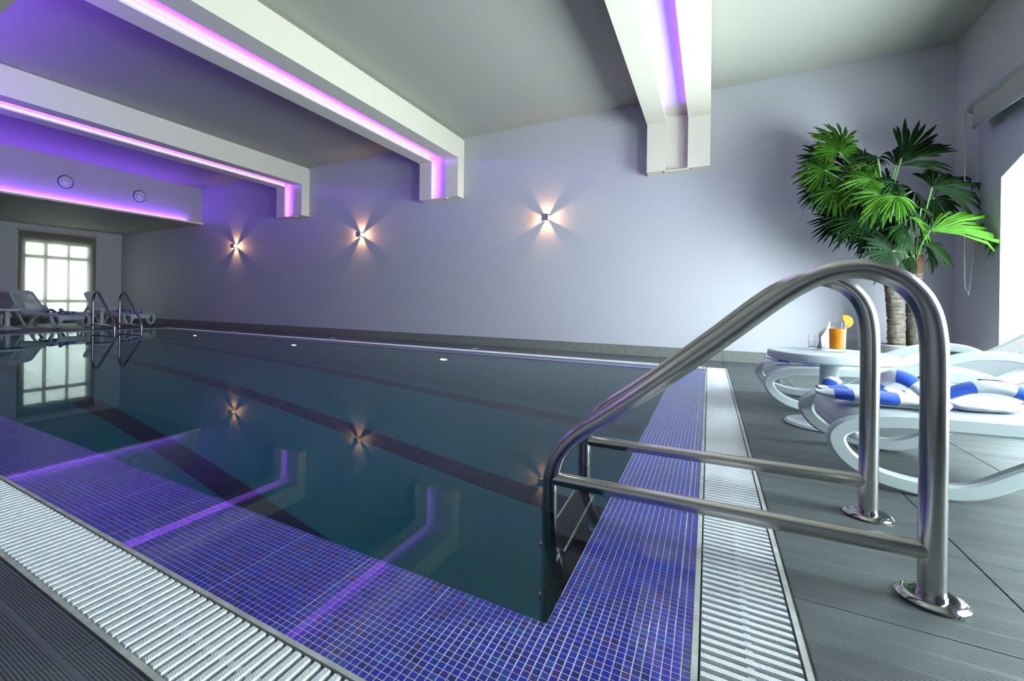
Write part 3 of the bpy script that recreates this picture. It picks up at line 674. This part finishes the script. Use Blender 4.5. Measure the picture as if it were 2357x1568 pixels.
# ------------------------------------------------------------------ tables
def table(label, loc, s=1.):
    r = thing('side_table', label, 'table', loc, 0, 'round white side tables'); r.scale = (s,) * 3
    MB().lathe([(.0, .455), (.29, .455), (.325, .440), (.337, .448), (.340, .478), (.334, .494), (.322, .499), (.312, .498), (.0, .498)], 64).build('table_top', M['plastic'], r, 30)
    MB().lathe([(.060, .05), (.052, .12), (.050, .44), (.056, .456)], 32).build('pole', M['plastic'], r, 30)
    MB().lathe([(.235, .0), (.240, .008), (.225, .022), (.175, .032), (.160, .044), (.10, .058), (.062, .085), (.05, .09)], 48).build('base', M['plastic'], r, 30)
    return r
table('low round white plastic table holding the drinks', (.70, 3.90, 0))
table('round white table cut off by the left edge before the far wall', (-14.35, 3.98, 0))
table('round white table half hidden behind the far ladder rail', (-14.35, 5.90, 0))
TZ = .4992
# juice glass
r = thing('juice_glass', 'tall glass of orange juice with an orange slice', 'glass', (.742, 3.91, TZ))
MB().lathe([(.0, 0), (.040, 0), (.043, .02), (.046, .198), (.0445, .198), (.041, .022), (.0, .02)], 40).build('tumbler', M['glass'], r, 40)
MB().lathe([(.0, .021), (.0405, .021), (.0438, .155), (.0, .155)], 40).build('juice', M['juice'], r, 40)
o = MB().lathe([(.0, .0), (.036, .0), (.036, .012), (.0, .012)], 36).build('orange_slice', M['orange'], r, 40)
for v in o.data.vertices:
    if v.co.x < -.004: v.co.x = -.004
o.location = (.034, -.005, .203); o.rotation_euler = (math.radians(90), math.radians(-20), math.radians(8))
p = [(0.037 * math.cos(t), .037 * math.sin(t), .006) for t in [(-95 + k * 190 / 20) * math.pi / 180 for k in range(21)]]
MB().tube(p, .007, 8).build('rind', M['rind'], o)
# water tumbler
r = thing('water_glass', 'short clear glass tumbler left of the napkins', 'glass', (.655, 4.02, TZ))
MB().lathe([(.0, 0), (.043, 0), (.047, .01), (.049, .105), (.0465, .105), (.0445, .018), (.0, .014)], 40).build('tumbler', M['glass'], r, 40)
MB().lathe([(.0, .0145), (.0443, .0185), (.0455, .055), (.0, .055)], 32).build('water', M['glass'], r, 40)
# napkin holder
r = thing('napkin_holder', 'metal napkin holder full of white paper napkins', 'napkin holder', (.735, 4.15, TZ), math.radians(24))
for s in (-1, 1):
    mb = MB(); n = 14; V = [(.0, s * .022, .0)] + [(.055 * math.cos(math.pi * k / n), s * .022, .065 * math.sin(math.pi * k / n)) for k in range(n + 1)]
    V += [(x, y + s * .002, z) for x, y, z in V]; q = n + 2
    mb.add(V, [(0, k + 1, k + 2) for k in range(n)] + [(q, q + k + 2, q + k + 1) for k in range(n)] + [(k + 1, q + k + 1, q + k + 2, k + 2) for k in range(n)])
    mb.build('side_plate', M['polish'], r, 40)
MB().box(-.055, .055, -.024, .024, 0, .004).build('base_plate', M['polish'], r, None)
for k in range(7):
    a = (k - 3) * .16; x = (k - 3) * .010
    o = MB().add([(-.05, -.0015, 0), (.05, -.0015, 0), (.055, -.0015, .10), (.0, -.0015, .165), (-.055, -.0015, .10), (-.05, .0015, 0), (.05, .0015, 0), (.055, .0015, .10), (.0, .0015, .165), (-.055, .0015, .10)],
                 [(0, 1, 2, 3, 4), (9, 8, 7, 6, 5), (0, 5, 6, 1), (1, 6, 7, 2), (2, 7, 8, 3), (3, 8, 9, 4), (4, 9, 5, 0)]).build('napkin', M['napkin'], r, None)
    o.location = (.0, (k - 3) * .005, .006); o.rotation_euler = (-a * .6, a * .5, 0)

# ------------------------------------------------------------------ potted palm
PB = Vector((1.94, 6.98, 0))
r = thing('potted_palm', 'tall artificial fan palm with two trunks in a white pot', 'plant', PB)
MB().lathe([(.20, 0), (.21, .02), (.262, .36), (.27, .375), (.262, .385), (.245, .38), (.235, .35), (.0, .35)], 48).build('pot', M['pot'], r, 40)
mb = MB(); n = 24; vs = [(0, 0, .37)]; fs = []
for k in range(1, 5):
    for j in range(n):
        a = 2 * math.pi * j / n; rr = .238 * k / 4; vs.append((rr * math.cos(a), rr * math.sin(a), .362 + .025 * noise.noise(Vector((rr * 20 * math.cos(a), rr * 20 * math.sin(a), 2))) + .012 * (1 - k / 4)))
for j in range(n): fs.append((0, 1 + j, 1 + (j + 1) % n))
for k in range(3):
    for j in range(n): a = 1 + k * n; fs.append((a + j, a + n + j, a + n + (j + 1) % n, a + (j + 1) % n))
mb.add(vs, fs).build('soil', M['soil'], r)
def trunk(pts, r0, r1, name='trunk'):
    P = spline(pts, 14); n = len(P); k = 18; mb = MB(); vs = []
    for i, p in enumerate(P):
        u = i / (n - 1); rad = r0 + (r1 - r0) * u; ph = i % 2
        for j in range(k):
            a = 2 * math.pi * j / k
            rr = rad * (1 + (.055 if ph else -.025) + .10 * noise.noise(Vector((math.cos(a) * 2, math.sin(a) * 2, i * 1.3))))
            vs.append((p.x + rr * math.cos(a), p.y + rr * math.sin(a), p.z + .006 * noise.noise(Vector((a * 3, i, 0)))))
    fs = [(i * k + j, i * k + (j + 1) % k, (i + 1) * k + (j + 1) % k, (i + 1) * k + j) for i in range(n - 1) for j in range(k)] + [tuple(range((n - 1) * k, n * k))]
    return mb.add(vs, fs).build(name, M['bark'], r, 25)
def W2(px, py, y):  # the spot on the plane y that stands at pixel (px, py) of the photograph, from the pot's base
    qx, qy = (px - W_PX / 2 - CX) / F_PX, (py - H_PX / 2 - SY) / F_PX
    d = CR * qx - CU * qy + FW; t = y / d.y
    return Vector((0, 0, CAM_H)) + d * t - PB
t1 = [(W2(2064, 795, 7.0)), W2(2060, 720, 7.0), W2(2052, 640, 6.99), W2(2046, 560, 6.98), W2(2040, 500, 6.97)]
t1[0].z = .33
trunk(t1, .076, .055)
t2 = [W2(2108, 795, 7.02), W2(2106, 720, 7.02), W2(2104, 650, 7.02), W2(2106, 610, 7.02)]; t2[0].z = .33
trunk(t2, .078, .062)
c1, c2 = t1[-1], t2[-1]
MB().tube([c2 + Vector((0, 0, -.10)), c2 + Vector((0, 0, .02)), c2 + Vector((.01, 0, .12))], [.07, .085, .05], 10).build('husk', M['husk'], r)
for k in range(5):
    a = k * 1.3; b0 = c2 + Vector((.03 * math.cos(a), .03 * math.sin(a), -.06))
    MB().tube([b0, b0 + Vector((.015 * math.cos(a), .01 * math.sin(a), .16)), b0 + Vector((.06 * math.cos(a), .05 * math.sin(a), .36))], [.018, .014, .008], 7).build('leaf_stalk', M['stem'], r)
def frond(hub, axis_deg, R, crown, mat, tilt=0., yaw=0., spread=300, droop=.25, nseg=26, fold=.5):
    """fan leaf: pleated segments round a hub, its own stalk running back to the crown"""
    rnd = random.Random(int(hub.x * 1e4) + int(hub.z * 1e3))
    ax = math.radians(axis_deg)
    e1 = (RT * math.cos(ax) + UP * math.sin(ax)); nn = -FW
    nn = (nn + UP * tilt + RT * yaw).normalized(); e1 = (e1 - nn * e1.dot(nn)).normalized(); e2 = nn.cross(e1)
    nseg = max(13, int(26 * spread / 300)) if spread < 200 else 26
    V = []; Fc = []
    sp = math.radians(spread)
    for i in range(nseg):
        t = (i + .5) / nseg * 2 - 1; a = t * sp / 2; da = sp / nseg / 2
        L_ = R * (1 - .28 * abs(t) ** 2) * rnd.uniform(.86, 1.1)
        st = [(.03, 1.), (.35, 1.), (.68, .97), (.88, .52), (1., .08)]
        base = len(V); a += rnd.uniform(-.04, .04); cup = rnd.uniform(.15, .55); twist = rnd.uniform(-.25, .25); dr = droop * rnd.uniform(.7, 1.4)
        for u, wd in st:
            rr = L_ * u; c = e1 * math.cos(a) + e2 * math.sin(a); side = -e1 * math.sin(a) + e2 * math.cos(a)
            w = min(R * .68 * da, rr * da) * wd if u > .05 else rr * da
            dz = Vector((0, 0, -1)) * (dr * rr * u * u) + nn * (.10 * rr * (1 - math.cos(a))) * fold - nn * (cup * rr * u)
            mid = hub + c * rr + dz
            V += [mid - side * w - nn * (w * .45), mid + nn * (w * .55 + twist * w * .3), mid + side * w - nn * (w * .45)]
        for k in range(len(st) - 1):
            q = base + k * 3; Fc += [(q, q + 1, q + 4, q + 3), (q + 1, q + 2, q + 5, q + 4)]
    V = [Vector((min(v.x, XR - .03 - PB.x) if v.y + PB.y > 6.61 or v.z > 2.1 else v.x, min(v.y, D - .02 - PB.y), v.z)) for v in V]   # leaves bend along the walls
    f = MB().add(V, Fc).build('frond', mat, r, 60)
    mid = (hub + crown) / 2 + Vector((0, 0, .06))
    MB().tube(spline([crown, mid, hub], 5), .008, 6).build('stalk', M['stem'], f)
    return f
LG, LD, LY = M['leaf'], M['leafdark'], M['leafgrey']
fr = [ # px, py, plane y, axis, R(m), crown, material, tilt, yaw, spread, droop
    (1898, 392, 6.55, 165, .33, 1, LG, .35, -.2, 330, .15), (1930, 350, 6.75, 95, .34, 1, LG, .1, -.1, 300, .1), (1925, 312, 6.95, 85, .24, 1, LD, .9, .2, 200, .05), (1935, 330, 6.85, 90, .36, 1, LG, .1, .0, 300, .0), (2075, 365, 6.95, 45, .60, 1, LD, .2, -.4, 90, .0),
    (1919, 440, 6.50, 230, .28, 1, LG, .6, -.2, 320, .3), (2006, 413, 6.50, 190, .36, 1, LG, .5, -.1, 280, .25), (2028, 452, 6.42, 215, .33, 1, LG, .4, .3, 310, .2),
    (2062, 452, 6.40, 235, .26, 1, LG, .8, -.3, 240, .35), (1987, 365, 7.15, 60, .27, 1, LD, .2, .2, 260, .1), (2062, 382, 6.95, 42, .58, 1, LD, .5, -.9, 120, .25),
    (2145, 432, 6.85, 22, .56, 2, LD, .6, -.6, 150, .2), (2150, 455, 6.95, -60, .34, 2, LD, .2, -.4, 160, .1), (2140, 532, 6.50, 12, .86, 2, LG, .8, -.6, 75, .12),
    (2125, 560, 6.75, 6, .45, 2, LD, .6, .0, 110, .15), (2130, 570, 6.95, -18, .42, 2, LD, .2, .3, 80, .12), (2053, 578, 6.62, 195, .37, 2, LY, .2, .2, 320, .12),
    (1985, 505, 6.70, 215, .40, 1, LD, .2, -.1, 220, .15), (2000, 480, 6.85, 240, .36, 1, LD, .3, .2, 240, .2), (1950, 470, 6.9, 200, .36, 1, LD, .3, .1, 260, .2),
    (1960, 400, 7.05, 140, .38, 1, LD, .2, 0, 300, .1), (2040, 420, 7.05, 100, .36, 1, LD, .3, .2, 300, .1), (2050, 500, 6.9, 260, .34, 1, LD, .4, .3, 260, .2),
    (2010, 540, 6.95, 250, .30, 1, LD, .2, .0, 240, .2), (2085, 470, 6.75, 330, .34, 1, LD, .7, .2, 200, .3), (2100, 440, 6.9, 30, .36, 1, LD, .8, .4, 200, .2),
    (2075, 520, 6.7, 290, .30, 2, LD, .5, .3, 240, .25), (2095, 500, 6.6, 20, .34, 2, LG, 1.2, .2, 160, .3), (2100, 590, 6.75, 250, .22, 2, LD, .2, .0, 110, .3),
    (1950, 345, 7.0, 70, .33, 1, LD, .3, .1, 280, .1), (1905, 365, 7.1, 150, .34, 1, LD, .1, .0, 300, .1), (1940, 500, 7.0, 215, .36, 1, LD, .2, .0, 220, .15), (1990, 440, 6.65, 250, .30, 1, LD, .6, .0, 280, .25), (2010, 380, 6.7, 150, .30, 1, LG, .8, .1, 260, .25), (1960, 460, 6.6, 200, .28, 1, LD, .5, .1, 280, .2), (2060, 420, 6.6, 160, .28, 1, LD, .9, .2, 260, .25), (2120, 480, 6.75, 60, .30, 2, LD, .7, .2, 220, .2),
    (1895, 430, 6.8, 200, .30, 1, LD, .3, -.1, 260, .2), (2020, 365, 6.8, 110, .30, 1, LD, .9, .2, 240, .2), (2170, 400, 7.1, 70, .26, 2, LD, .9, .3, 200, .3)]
for px, py, yy, ax, R, cw, mt, ti, ya, spd, dr in fr:
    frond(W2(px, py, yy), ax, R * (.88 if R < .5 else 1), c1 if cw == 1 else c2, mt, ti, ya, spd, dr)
